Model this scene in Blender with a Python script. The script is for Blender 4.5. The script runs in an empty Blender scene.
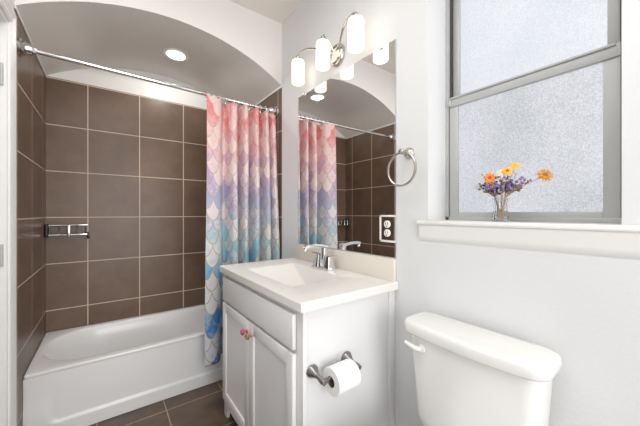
import bpy, bmesh, math, random
from mathutils import Vector, Matrix
PI = math.pi
random.seed(7)
SC = bpy.context.scene
COL = SC.collection

# ------------------------------------------------------------------ camera
CAMZ = 1.28
YAW = 0.6393                       # clockwise from +Y
FPX = 286.25
cd = bpy.data.cameras.new('camera'); cam = bpy.data.objects.new('camera', cd); COL.objects.link(cam)
cd.sensor_fit = 'HORIZONTAL'; cd.sensor_width = 36.0; cd.lens = FPX / 640 * 36.0
cd.shift_y = 0.46 / 640; cd.clip_start = 0.02
cam.location = (0, 0, CAMZ); cam.rotation_euler = (PI / 2, 0, -YAW)
SC.camera = cam

# ------------------------------------------------------------------ world, lights, exposure
SC.view_settings.view_transform = 'Standard'
SC.view_settings.look = 'None'
SC.view_settings.gamma = 1.0
SC.view_settings.use_curve_mapping = False
SC.view_settings.exposure = 0.05
w = bpy.data.worlds.new('world'); SC.world = w; w.use_nodes = True
wn = w.node_tree; bg = wn.nodes['Background']
sky = wn.nodes.new('ShaderNodeTexSky'); sky.sky_type = 'HOSEK_WILKIE'; sky.turbidity = 4
wn.links.new(sky.outputs[0], bg.inputs[0]); bg.inputs[1].default_value = 0.6

def area_light(name, loc, rot, sx, sy, power, color=(1, 1, 1)):
    l = bpy.data.lights.new(name, 'AREA'); l.shape = 'RECTANGLE'; l.size = sx; l.size_y = sy
    l.energy = power; l.color = color
    o = bpy.data.objects.new(name, l); COL.objects.link(o); o.location = loc; o.rotation_euler = rot
    return o
# added area lights without any fixture, filling the room evenly
area_light('added_ceiling_fill', (0.06, 0.50, 2.74), (0, 0, 0), 0.7, 1.9, 16.0, (1.0, 0.995, 0.985))
area_light('added_rear_fill', (0.30, -2.25, 1.25), (PI / 2, 0, 0), 1.2, 2.2, 48.0, (1.0, 0.992, 0.985))

# ------------------------------------------------------------------ room numbers (metres)
XL, XR = -0.370, 1.136
YA, YB, YR = 2.045, 2.95, -2.4
ZC, ZS, RISE = 2.815, 2.313, 0.224
T = 0.3518                        # tile pitch

# ------------------------------------------------------------------ materials
def lin(c):
    return tuple(((v / 255) / 12.92 if v / 255 <= 0.04045 else ((v / 255 + 0.055) / 1.055) ** 2.4) for v in c) + (1.0,)

class Mat:
    def __init__(s, name, color=(200, 200, 200), rough=0.5, metal=0.0, **kw):
        s.m = bpy.data.materials.new(name); s.m.use_nodes = True
        s.nt = s.m.node_tree; s.p = s.nt.nodes['Principled BSDF']
        s.p.inputs['Base Color'].default_value = lin(color)
        s.p.inputs['Roughness'].default_value = rough; s.p.inputs['Metallic'].default_value = metal
        for k, v in kw.items():
            s.p.inputs[k.replace('_', ' ')].default_value = v
    def n(s, t, **kw):
        nd = s.nt.nodes.new('ShaderNode' + t)
        for k, v in kw.items():
            setattr(nd, k, v)
        return nd
    def l(s, a, b):
        s.nt.links.new(a, b)
    def coords(s, which='Object'):
        return s.n('TexCoord').outputs[which]
    def noise(s, scale, detail=3, vec=None, rough=0.5):
        nd = s.n('TexNoise'); nd.inputs['Scale'].default_value = scale; nd.inputs['Detail'].default_value = detail
        nd.inputs['Roughness'].default_value = rough
        s.l(vec if vec is not None else s.coords(), nd.inputs['Vector']); return nd.outputs['Fac']
    def math(s, op, a, b=None, c=None):
        nd = s.n('Math', operation=op)
        for i, v in enumerate((a, b, c)):
            if v is None: continue
            if isinstance(v, (int, float)): nd.inputs[i].default_value = v
            else: s.l(v, nd.inputs[i])
        return nd.outputs[0]
    def mix(s, f, a, b):
        nd = s.n('Mix', data_type='RGBA')
        for i, v in ((0, f), (6, a), (7, b)):
            if isinstance(v, (int, float)): nd.inputs[i].default_value = v
            elif isinstance(v, tuple): nd.inputs[i].default_value = v
            else: s.l(v, nd.inputs[i])
        return nd.outputs[2]
    def ramp(s, f, stops, interp='LINEAR'):
        nd = s.n('ValToRGB'); cr = nd.color_ramp; cr.interpolation = interp
        while len(cr.elements) < len(stops): cr.elements.new(0.5)
        for e, (p, c) in zip(cr.elements, stops):
            e.position = p; e.color = lin(c)
        s.l(f, nd.inputs[0]); return nd.outputs[0]
    def bump(s, h, strength, dist=0.01):
        nd = s.n('Bump'); nd.inputs['Strength'].default_value = strength; nd.inputs['Distance'].default_value = dist
        s.l(h, nd.inputs['Height']); s.l(nd.outputs[0], s.p.inputs['Normal'])
    def base(s, c):
        s.l(c, s.p.inputs['Base Color'])

def paint(name, col, rough=0.55, texture=0.25, scale=95):
    m = Mat(name, col, rough)
    if texture: m.bump(m.noise(scale, 4), texture, 0.004)
    return m.m

M = {}
M['wall'] = paint('painted wall with orange peel texture', (227, 228, 229), 0.6, 0.2, 80)
M['header'] = paint('painted header wall', (238, 234, 232), 0.6, 0.25)
M['ceiling'] = paint('painted ceiling', (238, 232, 224), 0.7, 0.2)
M['vault'] = paint('painted vault', (238, 234, 229), 0.6, 0.25)
M['trim'] = paint('white satin trim paint', (238, 238, 236), 0.35, 0)
M['lacquer'] = paint('white cabinet lacquer', (234, 234, 235), 0.38, 0)
M['cabinet_gap'] = paint('cabinet interior', (120, 120, 120), 0.8, 0)

def tile(name, ax, u0, v0, c1, c2, grout, mortar=0.0075, rough=0.36, pitch=T):
    m = Mat(name, c1, rough)
    sep = m.n('SeparateXYZ'); m.l(m.coords(), sep.inputs[0])
    cmb = m.n('CombineXYZ')
    m.l(m.math('SUBTRACT', sep.outputs[ax[0]], u0 - 40 * pitch), cmb.inputs[0])
    m.l(m.math('SUBTRACT', sep.outputs[ax[1]], v0 - 40 * pitch), cmb.inputs[1])
    br = m.n('TexBrick'); br.offset = 0.0; br.squash = 1.0
    m.l(cmb.outputs[0], br.inputs['Vector'])
    br.inputs['Scale'].default_value = 1.0
    br.inputs['Brick Width'].default_value = pitch; br.inputs['Row Height'].default_value = pitch
    br.inputs['Mortar Size'].default_value = mortar / 2; br.inputs['Mortar Smooth'].default_value = 0.1
    br.inputs['Bias'].default_value = 0.0
    mid = tuple((a + b) / 2 for a, b in zip(c1, c2))
    cloud = m.ramp(m.noise(5, 6, rough=0.65), [(0.3, c2), (0.72, c1)])
    fine = m.noise(60, 3)
    body = m.mix(m.math('MULTIPLY', fine, 0.22), cloud, lin(c2))
    m.l(body, br.inputs['Color1']); m.l(body, br.inputs['Color2'])
    br.inputs['Mortar'].default_value = lin(grout)
    m.base(br.outputs['Color'])
    m.l(m.math('ADD', m.math('MULTIPLY', br.outputs['Fac'], 0.4), rough), m.p.inputs['Roughness'])
    m.bump(m.math('SUBTRACT', m.math('MULTIPLY', fine, 0.03), br.outputs['Fac']), 0.5, 0.002)
    return m.m
TC1, TC2, GR = (124, 101, 84), (103, 82, 67), (214, 196, 182)
M['tile_xz'] = tile('brown wall tile back', (0, 2), -0.1242, 1.25, TC1, TC2, GR)
M['tile_yz'] = tile('brown wall tile side', (1, 2), 2.464, 1.25, TC1, TC2, GR)
M['tile_floor'] = tile('brown floor tile', (0, 1), 0.31, 2.088, (112, 92, 74), (78, 62, 54), (176, 152, 126), 0.006, 0.3, 0.36)

def metal(name, col, rough):
    return Mat(name, col, rough, 1.0).m
M['chrome'] = metal('polished chrome', (225, 225, 228), 0.08)
M['nickel'] = metal('brushed nickel', (196, 192, 186), 0.24)
M['pewter'] = metal('satin pewter', (150, 148, 144), 0.28)
M['aluminium'] = Mat('grey aluminium frame', (186, 187, 186), 0.45, 0.15).m
M['track'] = Mat('dark window track', (70, 70, 70), 0.6).m
M['mirror'] = metal('mirror silver', (240, 240, 240), 0.0)
M['mirror_edge'] = Mat('ground mirror edge', (205, 210, 210), 0.3, 0.5).m
M['porcelain'] = Mat('white porcelain', (240, 240, 238), 0.16, 0, Coat_Weight=0.4, Coat_Roughness=0.06).m
M['acrylic'] = Mat('white tub enamel', (238, 239, 240), 0.22, 0, Coat_Weight=0.25, Coat_Roughness=0.1).m
M['cultured'] = Mat('white cultured marble', (240, 238, 233), 0.28).m
M['splash'] = Mat('shaded cultured marble', (228, 221, 211), 0.32).m  # same marble as the sink top, with the backsplash's shade put into the colour
M['black'] = Mat('black plastic', (22, 20, 20), 0.4).m
M['plastic'] = Mat('white plastic', (240, 240, 238), 0.3).m
M['rubber'] = Mat('dark slot', (30, 30, 30), 0.6).m
M['pink'] = Mat('pink glazed knob', (196, 84, 118), 0.15, 0, Coat_Weight=0.6).m
def knob_mat():
    m = Mat('painted dark knob', (90, 60, 50), 0.2, 0, Coat_Weight=0.6)
    m.base(m.ramp(m.noise(140, 2), [(0.38, (40, 22, 26)), (0.5, (150, 60, 62)), (0.6, (196, 186, 96)), (0.7, (60, 40, 40))]))
    return m.m
M['painted_knob'] = knob_mat()
def paper():
    m = Mat('toilet tissue', (246, 246, 246), 0.9)
    m.bump(m.noise(220, 2), 0.3, 0.002); return m.m
M['paper'] = paper()
M['card'] = Mat('brown cardboard core', (120, 98, 80), 0.85).m

def emit(name, col, strength, vary=None):
    m = Mat(name, (0, 0, 0), 0.35)
    m.p.inputs['Emission Color'].default_value = lin(col); m.p.inputs['Emission Strength'].default_value = strength
    if vary:
        a, b, scale = vary
        f = m.math('ADD', m.math('MULTIPLY', m.noise(scale, 3, rough=0.7), 0.75), m.math('MULTIPLY', m.noise(3.2, 2), 0.3))
        m.l(m.ramp(f, [(0.36, a), (0.68, b)]), m.p.inputs['Emission Color'])
        m.bump(m.noise(scale, 2), 0.4, 0.003)
    return m.m
M['pane_low'] = emit('daylit pebbled glass', (206, 211, 222), 0.95, ((180, 183, 190), (236, 238, 243), 230))
M['pane_up'] = emit('daylit pebbled glass upper', (226, 233, 243), 0.93, ((214, 220, 229), (244, 247, 251), 230))
M['shade'] = emit('glowing opal glass', (255, 242, 220), 2.0)
M['can'] = emit('glowing downlight lens', (255, 250, 240), 6.0)
M['dome'] = emit('glowing diffuser of added light', (255, 248, 238), 1.5)

def glass(name, col=(250, 252, 252)):
    m = Mat(name, col, 0.02, 0, IOR=1.45); m.p.inputs['Transmission Weight'].default_value = 1.0
    return m.m
M['glass'] = glass('clear glass')
M['water'] = Mat('stem green', (126, 130, 92), 0.7).m
M['stem'] = Mat('dried tan stem', (192, 166, 136), 0.8).m
M['orange'] = Mat('orange petal', (236, 146, 44), 0.7).m
M['ochre'] = Mat('ochre petal', (222, 154, 46), 0.7).m
M['gold_petal'] = Mat('golden petal', (246, 192, 70), 0.7).m
M['cream_petal'] = Mat('cream petal', (246, 238, 214), 0.7).m
M['red_eye'] = Mat('red orange flower eye', (204, 74, 34), 0.8).m
M['yellow_eye'] = Mat('yellow flower eye', (240, 176, 44), 0.8).m
M['purple'] = Mat('purple statice', (142, 122, 184), 0.8).m
M['dark_purple'] = Mat('dark purple statice', (92, 78, 122), 0.8).m
M['brown_bud'] = Mat('brown dried bud', (140, 112, 92), 0.9).m

def curtain_mat():
    m = Mat('mermaid scale fabric', (200, 180, 190), 0.75)
    uv = m.n('UVMap'); uv.uv_map = 'cloth'
    sep = m.n('SeparateXYZ'); m.l(uv.outputs[0], sep.inputs[0])
    u, v = sep.outputs[0], sep.outputs[1]          # metres along the cloth, metres above the floor
    Wd, Hh = 0.112, 0.082
    wob = m.noise(18, 2, uv.outputs[0])
    v1 = m.math('ADD', v, m.math('MULTIPLY', m.math('SUBTRACT', wob, 0.5), 0.012))
    k = m.math('CEIL', m.math('DIVIDE', v1, Hh))
    def cell(kk):
        odd = m.math('MULTIPLY', m.math('MODULO', kk, 2.0), Wd / 2)
        uu = m.math('ADD', m.math('ADD', u, odd), 10 * Wd)
        idx = m.math('FLOOR', m.math('DIVIDE', uu, Wd))
        du = m.math('SUBTRACT', m.math('SUBTRACT', uu, m.math('MULTIPLY', idx, Wd)), Wd / 2)
        return idx, du
    i1, du1 = cell(k)
    dv = m.math('SUBTRACT', m.math('MULTIPLY', k, Hh), v1)
    # pointed scale: outline from an ellipse and a diamond blended
    ax = m.math('DIVIDE', m.math('ABSOLUTE', du1), Wd / 2); ay = m.math('DIVIDE', dv, Hh)
    d = m.math('ADD', m.math('POWER', ax, 1.7), m.math('POWER', m.math('MAXIMUM', ay, 0.0), 1.7))
    inside = m.math('LESS_THAN', d, 1.0)
    k2 = m.math('ADD', k, 1.0)
    k0 = m.math('SUBTRACT', k, 1.0)
    i2, du2 = cell(k0)
    kid = m.math('ADD', k0, inside)
    iid = m.math('ADD', m.math('MULTIPLY', i1, inside), m.math('MULTIPLY', i2, m.math('SUBTRACT', 1.0, inside)))
    cmb = m.n('CombineXYZ'); m.l(iid, cmb.inputs[0]); m.l(kid, cmb.inputs[1])
    wnz = m.n('TexWhiteNoise', noise_dimensions='3D'); m.l(cmb.outputs[0], wnz.inputs['Vector'])
    rnd = wnz.outputs['Value']
    edge = m.math('MULTIPLY', m.math('LESS_THAN', m.math('ABSOLUTE', m.math('SUBTRACT', d, 1.0)), 0.095),
                  m.math('SUBTRACT', 1.25, m.math('MULTIPLY', m.math('POWER', m.math('DIVIDE', v, 2.1), 2.0), 0.95)))
    cloudy = m.noise(14, 5, uv.outputs[0], 0.7)
    vv = m.math('ADD', v, m.math('ADD', m.math('MULTIPLY', m.math('SUBTRACT', rnd, 0.5), 0.32),
                                 m.math('MULTIPLY', m.math('SUBTRACT', cloudy, 0.5), 0.75)))
    f = m.math('DIVIDE', vv, 2.2)
    col = m.ramp(f, [(0.05, (34, 108, 180)), (0.20, (62, 142, 200)), (0.32, (118, 178, 206)), (0.46, (160, 200, 210)),
                     (0.55, (172, 180, 204)), (0.65, (184, 164, 196)), (0.75, (226, 186, 194)), (0.86, (228, 140, 140)),
                     (0.97, (222, 96, 106))])
    pale = m.math('MULTIPLY', m.ramp(m.math('ADD', m.math('MULTIPLY', m.noise(13, 6, uv.outputs[0], 0.8), 0.68),
                                            m.math('MULTIPLY', rnd, 0.32)), [(0.40, (0, 0, 0)), (0.58, (255, 255, 255))]), 0.72)
    col = m.mix(pale, col, lin((238, 229, 224)))
    col = m.mix(m.math('MULTIPLY', edge, 0.7), col, lin((182, 152, 110)))
    m.base(col)
    m.p.inputs['Sheen Weight'].default_value = 0.1
    return m.m
M['curtain'] = curtain_mat()

# ------------------------------------------------------------------ mesh helpers
class MB:
    def __init__(s):
        s.bm = bmesh.new(); s.mats = []; s.cur = 0
    def mat(s, m):
        if m not in s.mats: s.mats.append(m)
        s.cur = s.mats.index(m); return s
    def _tagf(s, faces):
        for f in faces: f.material_index = s.cur
    def box(s, a, b, bev=0.0, seg=2):
        x0, y0, z0 = a; x1, y1, z1 = b
        vs = [s.bm.verts.new(p) for p in ((x0, y0, z0), (x1, y0, z0), (x1, y1, z0), (x0, y1, z0),
                                          (x0, y0, z1), (x1, y0, z1), (x1, y1, z1), (x0, y1, z1))]
        fs = [s.bm.faces.new([vs[i] for i in q]) for q in ((3, 2, 1, 0), (4, 5, 6, 7), (0, 1, 5, 4), (1, 2, 6, 5), (2, 3, 7, 6), (3, 0, 4, 7))]
        s._tagf(fs)
        if bev > 0:
            es = list({e for f in fs for e in f.edges})
            r = bmesh.ops.bevel(s.bm, geom=es, offset=bev, segments=seg, profile=0.5, affect='EDGES')
            s._tagf(r['faces'])
        return s
    def loft(s, loops, cap0=True, cap1=True, closed=True):
        rows = [[s.bm.verts.new(p) for p in lp] for lp in loops]
        n = len(rows[0]); fs = []
        for a, b in zip(rows, rows[1:]):
            for i in range(n if closed else n - 1):
                j = (i + 1) % n
                fs.append(s.bm.faces.new((a[i], a[j], b[j], b[i])))
        if cap0: fs.append(s.bm.faces.new(list(reversed(rows[0]))))
        if cap1: fs.append(s.bm.faces.new(rows[-1]))
        s._tagf(fs); return s
    def tube(s, pts, r, n=12, cap=True):
        pts = [Vector(p) for p in pts]; rs = r if isinstance(r, (list, tuple)) else [r] * len(pts)
        t0 = (pts[1] - pts[0]).normalized()
        up = Vector((0, 0, 1)) if abs(t0.z) < 0.9 else Vector((1, 0, 0))
        nx = t0.cross(up).normalized(); loops = []
        for i, p in enumerate(pts):
            t = (pts[min(i + 1, len(pts) - 1)] - pts[max(i - 1, 0)]).normalized()
            nx = (nx - t * nx.dot(t)).normalized(); ny = t.cross(nx)
            loops.append([p + (nx * math.cos(2 * PI * k / n) + ny * math.sin(2 * PI * k / n)) * rs[i] for k in range(n)])
        return s.loft(loops, cap, cap)
    def ring(s, c, axis_u, axis_v, R, r, n=40, m=10):
        c = Vector(c); U = Vector(axis_u).normalized(); V = Vector(axis_v).normalized(); Wv = U.cross(V)
        loops = []
        for i in range(n + 1):
            a = 2 * PI * (i % n) / n; d = U * math.cos(a) + V * math.sin(a)
            loops.append([c + d * (R + r * math.cos(2 * PI * k / m)) + Wv * r * math.sin(2 * PI * k / m) for k in range(m)])
        s.loft(loops, False, False); bmesh.ops.remove_doubles(s.bm, verts=s.bm.verts[-(n + 1) * m:] if False else s.bm.verts, dist=1e-6)
        return s
    def lathe(s, prof, origin, axis=(0, 0, 1), n=28, cap0=True, cap1=True):
        A = Vector(axis).normalized(); up = Vector((0, 0, 1)) if abs(A.z) < 0.9 else Vector((1, 0, 0))
        U = A.cross(up).normalized(); V = A.cross(U); o = Vector(origin)
        loops = [[o + A * h + (U * math.cos(2 * PI * k / n) + V * math.sin(2 * PI * k / n)) * max(r, 1e-4) for k in range(n)] for r, h in prof]
        return s.loft(loops, cap0, cap1)
    def quad(s, pts):
        f = s.bm.faces.new([s.bm.verts.new(p) for p in pts]); f.material_index = s.cur; return s
    def build(s, name, material=None, parent=None, smooth=True, angle=35, kind=None, label=None, origin=None):
        bmesh.ops.recalc_face_normals(s.bm, faces=s.bm.faces)
        me = bpy.data.meshes.new(name)
        mats = s.mats if s.mats else [material]
        if origin is not None:
            bmesh.ops.translate(s.bm, verts=s.bm.verts, vec=-Vector(origin))
        s.bm.to_mesh(me); s.bm.free()
        for m in mats: me.materials.append(m)
        if smooth:
            for p in me.polygons: p.use_smooth = True
            me.set_sharp_from_angle(angle=math.radians(angle))
        o = bpy.data.objects.new(name, me); COL.objects.link(o)
        if origin is not None: o.location = origin
        if parent is not None:
            o.parent = parent
            if origin is None:
                o.matrix_parent_inverse = Matrix.Translation(-parent.location)
        if kind: o['kind'] = kind
        if label: o['label'] = label
        return o

def tag(o, label, cat, group=None):
    o['label'] = label; o['category'] = cat
    if group: o['group'] = group
    return o
def thing(name, label, cat, loc=(0, 0, 0), group=None):
    o = bpy.data.objects.new(name, None); COL.objects.link(o); o.location = loc; o.empty_display_size = 0.05
    return tag(o, label, cat, group)

def rrect(cx, cy, hx, hy, r, z, n=6):
    rs = r if isinstance(r, (tuple, list)) else (r,) * 4       # +x+y, -x+y, -x-y, +x-y
    out = []
    for q, (sx, sy) in enumerate(((1, 1), (-1, 1), (-1, -1), (1, -1))):
        rr = min(rs[q], hx, hy)
        for k in range(n + 1):
            a = PI / 2 * q + PI / 2 * k / n
            out.append(Vector((cx + sx * (hx - rr) + rr * math.cos(a), cy + sy * (hy - rr) + rr * math.sin(a), z)))
    return out
def smooth_path(pts, n=8):
    P = [Vector(p) for p in pts]; P = [2 * P[0] - P[1]] + P + [2 * P[-1] - P[-2]]; out = []
    for i in range(1, len(P) - 2):
        for k in range(n):
            t = k / n; a, b, c, d = P[i - 1:i + 3]
            out.append(0.5 * (2 * b + (c - a) * t + (2 * a - 5 * b + 4 * c - d) * t * t + (3 * b - a - 3 * c + d) * t ** 3))
    out.append(P[-2]); return out

# ------------------------------------------------------------------ the setting
TH = 0.18
b = MB(); b.box((XL - TH, YR - TH, -0.1), (XR + TH, YB + TH, 0)); b.build('floor', M['tile_floor'], smooth=False, kind='structure')
b = MB(); b.box((XL - TH, YR - TH, ZC), (XR + TH, YB + TH, ZC + 0.1)); b.build('ceiling', M['ceiling'], smooth=False, kind='structure')

WY0, WY1, WZ0, WZ1 = 0.137, 0.729, 1.231, 2.42         # window opening
b = MB(); b.mat(M['wall'])
b.box((XR, YR, 0), (XR + TH, WY0, ZC)); b.box((XR, WY1, 0), (XR + TH, YA, ZC))
b.box((XR, WY0, 0), (XR + TH, WY1, WZ0)); b.box((XR, WY0, WZ1), (XR + TH, WY1, ZC))
b.box((XR + 0.004, YA, ZS), (XR + TH, YB, ZC))
b.mat(M['tile_yz']).box((XR, YA, 0), (XR + TH, YB, ZS))
b.build('wall_right', smooth=False, kind='structure')

b = MB(); b.mat(M['tile_xz']).box((XL - TH, YB, 0), (XR + TH, YB + TH, ZS))
b.mat(M['trim']).box((XL - TH, YB, ZS), (XR + TH, YB + TH, ZC))
b.build('wall_back', smooth=False, kind='structure')

DY0, DY1, DZ1 = 1.07, 1.917, 2.165                       # doorway in the left wall
b = MB(); b.mat(M['wall'])
b.box((XL - TH, YR, 0), (XL, DY0, ZC)); b.box((XL - TH, DY0, DZ1), (XL, DY1, ZC)); b.box((XL - TH, DY1, 0), (XL, YA, ZC))
b.box((XL - TH, YA, ZS), (XL - 0.002, YB, ZC))
b.mat(M['tile_yz']).box((XL - TH, YA, 0), (XL, YB, ZS))
b.build('wall_left', smooth=False, kind='structure')

b = MB(); b.box((XL - TH, YR - TH, 0), (XR + TH, YR, ZC)); b.build('wall_rear', M['wall'], smooth=False, kind='structure')

# header wall whose underside is the barrel vault over the tub
CX = (XL + XR) / 2; HW = (XR - XL) / 2; RAD = (HW * HW + RISE * RISE) / (2 * RISE); ZC0 = ZS + RISE - RAD
def vz(x): return ZC0 + math.sqrt(RAD * RAD - (x - CX) ** 2)
b = MB(); N = 48
xs = [XL + (XR - XL) * i / N for i in range(N + 1)]
fr = [b.bm.verts.new((x, YA, vz(x))) for x in xs]; frt = [b.bm.verts.new((x, YA, ZC)) for x in xs]
bk = [b.bm.verts.new((x, YB - 0.001, vz(x))) for x in xs]; bkt = [b.bm.verts.new((x, YB - 0.001, ZC)) for x in xs]
b.mat(M['header'])
for i in range(N):
    f = b.bm.faces.new((fr[i], fr[i + 1], frt[i + 1], frt[i])); f.material_index = 0
    f = b.bm.faces.new((bk[i], bkt[i], bkt[i + 1], bk[i + 1])); f.material_index = 0
b.mat(M['vault'])
for i in range(N):
    f = b.bm.faces.new((fr[i], bk[i], bk[i + 1], fr[i + 1])); f.material_index = 1
b.build('wall_header', kind='structure', angle=30)

# thin white bullnose strip where the wall tile meets the vault
b = MB()
b.box((XL, YA + 0.002, ZS - 0.012), (XL + 0.006, YB, ZS + 0.002), 0.002); b.box((XR - 0.006, YA + 0.002, ZS - 0.012), (XR, YB, ZS + 0.002), 0.002)
b.build('trim_4', M['trim'], kind='structure')

def baseboard(name, a, c):
    q = MB(); q.box(a, c, 0.004); q.build(name, M['trim'], kind='structure')
baseboard('baseboard_right', (XR - 0.014, YR, 0), (XR, 0.885, 0.10))
baseboard('baseboard_left', (XL, YR, 0), (XL + 0.014, DY0 - 0.09, 0.10))
baseboard('baseboard_rear', (XL + 0.014, YR, 0), (XR - 0.014, YR + 0.014, 0.10))

# door casing with a stepped profile, jamb and the closed door with its hinges
def casing(name):
    q = MB()
    prof = [(0.0, 0.010), (0.012, 0.016), (0.030, 0.013), (0.050, 0.020), (0.062, 0.020), (0.072, 0.012), (0.088, 0.012)]   # (across, out)
    for side in (0, 1):
        Y0 = DY1 if side == 0 else DY0; sg = 1 if side == 0 else -1
        for i in range(len(prof) - 1):
            (a0, h0), (a1, h1) = prof[i], prof[i + 1]
            z0, z1 = DZ1 + a0, DZ1 + a1
            q.loft([[(XL - 0.001, Y0 + sg * a0, 0), (XL + h0, Y0 + sg * a0, 0), (XL + h1, Y0 + sg * a1, 0), (XL - 0.001, Y0 + sg * a1, 0)],
                    [(XL - 0.001, Y0 + sg * a0, z0), (XL + h0, Y0 + sg * a0, z0), (XL + h1, Y0 + sg * a1, z1), (XL - 0.001, Y0 + sg * a1, z1)]])
    for i in range(len(prof) - 1):
        (a0, h0), (a1, h1) = prof[i], prof[i + 1]
        q.loft([[(XL - 0.001, DY0 - a0, DZ1 + a0), (XL + h0, DY0 - a0, DZ1 + a0), (XL + h1, DY0 - a1, DZ1 + a1), (XL - 0.001, DY0 - a1, DZ1 + a1)],
                [(XL - 0.001, DY1 + a0, DZ1 + a0), (XL + h0, DY1 + a0, DZ1 + a0), (XL + h1, DY1 + a1, DZ1 + a1), (XL - 0.001, DY1 + a1, DZ1 + a1)]])
    # jamb lining
    q.box((XL - TH, DY1 - 0.018, 0), (XL + 0.002, DY1, DZ1)); q.box((XL - TH, DY0, 0), (XL + 0.002, DY0 + 0.018, DZ1)); q.box((XL - TH, DY0 + 0.018, DZ1 - 0.018), (XL + 0.002, DY1 - 0.018, DZ1))
    q.build(name, M['trim'], kind='structure', smooth=False)
casing('trim_1')
b = MB(); dx1 = XL - 0.02; dx0 = dx1 - 0.036
b.box((dx0, DY0 + 0.021, 0.012), (dx1 - 0.006, DY1 - 0.021, DZ1 - 0.021))
dst = ((DY0 + 0.021, DY0 + 0.13), (1.44, 1.545), (DY1 - 0.13, DY1 - 0.021))
for y0, y1 in dst:
    b.box((dx1 - 0.0065, y0, 0.012), (dx1, y1, DZ1 - 0.021), 0.0015)
for (ya, y0), (y1, yb) in zip(dst, dst[1:]):
    for z0, z1 in ((0.012, 0.24), (0.92, 1.06), (2.01, DZ1 - 0.021)):
        b.box((dx1 - 0.0065, y0, z0), (dx1, y1, z1), 0.0015)
door = b.build('door_1', M['trim'], kind='structure')
for z in (1.91, 1.09, 0.25):
    q = MB(); q.tube([(dx1 + 0.006, DY1 - 0.020, z - 0.05), (dx1 + 0.006, DY1 - 0.020, z + 0.05)], 0.007, 10)
    for k in (-0.018, 0.018): q.tube([(dx1 + 0.006, DY1 - 0.020, z + k - 0.001), (dx1 + 0.006, DY1 - 0.020, z + k + 0.001)], 0.0078, 10)
    q.box((dx1 - 0.03, DY1 - 0.0205, z - 0.05), (dx1 + 0.004, DY1 - 0.018, z + 0.05))
    q.build('hinge', M['aluminium'], door)
q = MB(); q.lathe([(0.030, 0), (0.030, 0.006), (0.011, 0.010), (0.011, 0.035), (0.024, 0.042), (0.028, 0.055), (0.020, 0.066), (0.001, 0.068)], (dx1, DY0 + 0.08, 0.98), (1, 0, 0))
q.build('door_handle', M['nickel'], door)

# window: outer frame, upper sash (outside), lower sash (inside), panes
FX = 1.277
b = MB(); b.mat(M['aluminium'])
b.box((FX, WY0, WZ0 + 0.018), (FX + 0.06, WY0 + 0.016, WZ1)); b.box((FX, WY1 - 0.016, WZ0 + 0.018), (FX + 0.06, WY1, WZ1))
b.box((FX, WY0, WZ0 + 0.018), (FX + 0.06, WY1, WZ0 + 0.034), 0.002); b.box((FX, WY0, WZ1 - 0.03), (FX + 0.06, WY1, WZ1))
b.mat(M['track']).box((FX + 0.050, WY0 + 0.016, WZ0 + 0.034), (FX + 0.058, WY1 - 0.016, WZ1 - 0.03)) if False else None
b.mat(M['track'])
b.box((FX + 0.012, WY1 - 0.022, WZ0 + 0.034), (FX + 0.05, WY1 - 0.016, WZ1 - 0.03)); b.box((FX + 0.012, WY0 + 0.016, WZ0 + 0.034), (FX + 0.05, WY0 + 0.022, WZ1 - 0.03))
win = b.build('window_1', kind='structure', smooth=False)
ly0, ly1 = WY0 + 0.019, WY1 - 0.019
b = MB(); st = 0.040; lx0, lx1 = FX + 0.002, FX + 0.028
b.box((lx0, ly0, 1.262), (lx1, ly0 + st, 1.808), 0.002); b.box((lx0, ly1 - st, 1.262), (lx1, ly1, 1.808), 0.002)
b.box((lx0, ly0 + st, 1.262), (lx1, ly1 - st, 1.286), 0.002)
b.box((lx0 - 0.006, ly0 - 0.001, 1.770), (lx1, ly1 + 0.001, 1.812), 0.002)
b.box((lx0 - 0.012, ly0 + 0.01, 1.804), (lx1, ly1 - 0.01, 1.812), 0.001)
low = b.build('lower_sash', M['aluminium'], win)
b = MB(); b.box((FX + 0.012, ly0 + st - 0.005, 1.281), (FX + 0.017, ly1 - st + 0.005, 1.774)); b.build('pane', M['pane_low'], low, smooth=False)
b = MB(); b.box((lx0 - 0.012, ly1 - 0.012, 1.775), (lx0 + 0.002, ly1 + 0.003, 1.800), 0.002); b.build('sash_latch', M['aluminium'], low)
b = MB(); ux0, ux1 = FX + 0.030, FX + 0.052; su = 0.034
b.box((ux0, ly0, 1.79), (ux1, ly0 + su, WZ1 - 0.03), 0.002); b.box((ux0, ly1 - su, 1.79), (ux1, ly1, WZ1 - 0.03), 0.002)
b.box((ux0, ly0 + su, 1.785), (ux1, ly1 - su, 1.820), 0.002); b.box((ux0, ly0 + su, WZ1 - 0.07), (ux1, ly1 - su, WZ1 - 0.03), 0.002)
up = b.build('upper_sash', M['aluminium'], win)
b = MB(); b.box((FX + 0.038, ly0 + su - 0.005, 1.815), (FX + 0.043, ly1 - su + 0.005, WZ1 - 0.065)); b.build('pane', M['pane_up'], up, smooth=False)

# window stool with horns and moulded apron
b = MB()
SY0, SY1 = WY0 - 0.060, WY1 + 0.047
b.box((XR - 0.023, SY0, WZ0 - 0.002), (XR - 0.0005, SY1, WZ0 + 0.018), 0.008, 4)
b.box((XR - 0.02, WY0 + 0.001, WZ0), (FX + 0.03, WY1 - 0.001, WZ0 + 0.018))
b.build('trim_2', M['trim'], kind='structure')
b = MB()
prof = [(0.0, 0.0), (0.016, 0.0), (0.0155, -0.012), (0.012, -0.024), (0.0115, -0.046), (0.009, -0.056), (0.004, -0.067), (0.0, -0.072)]
b.loft([[(XR - 0.0005 - o, y, WZ0 - 0.002 + z) for o, z in prof] for y in (SY0 + 0.012, SY1 - 0.012)])
b.build('trim_3', M['trim'], kind='structure', angle=20)

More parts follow.
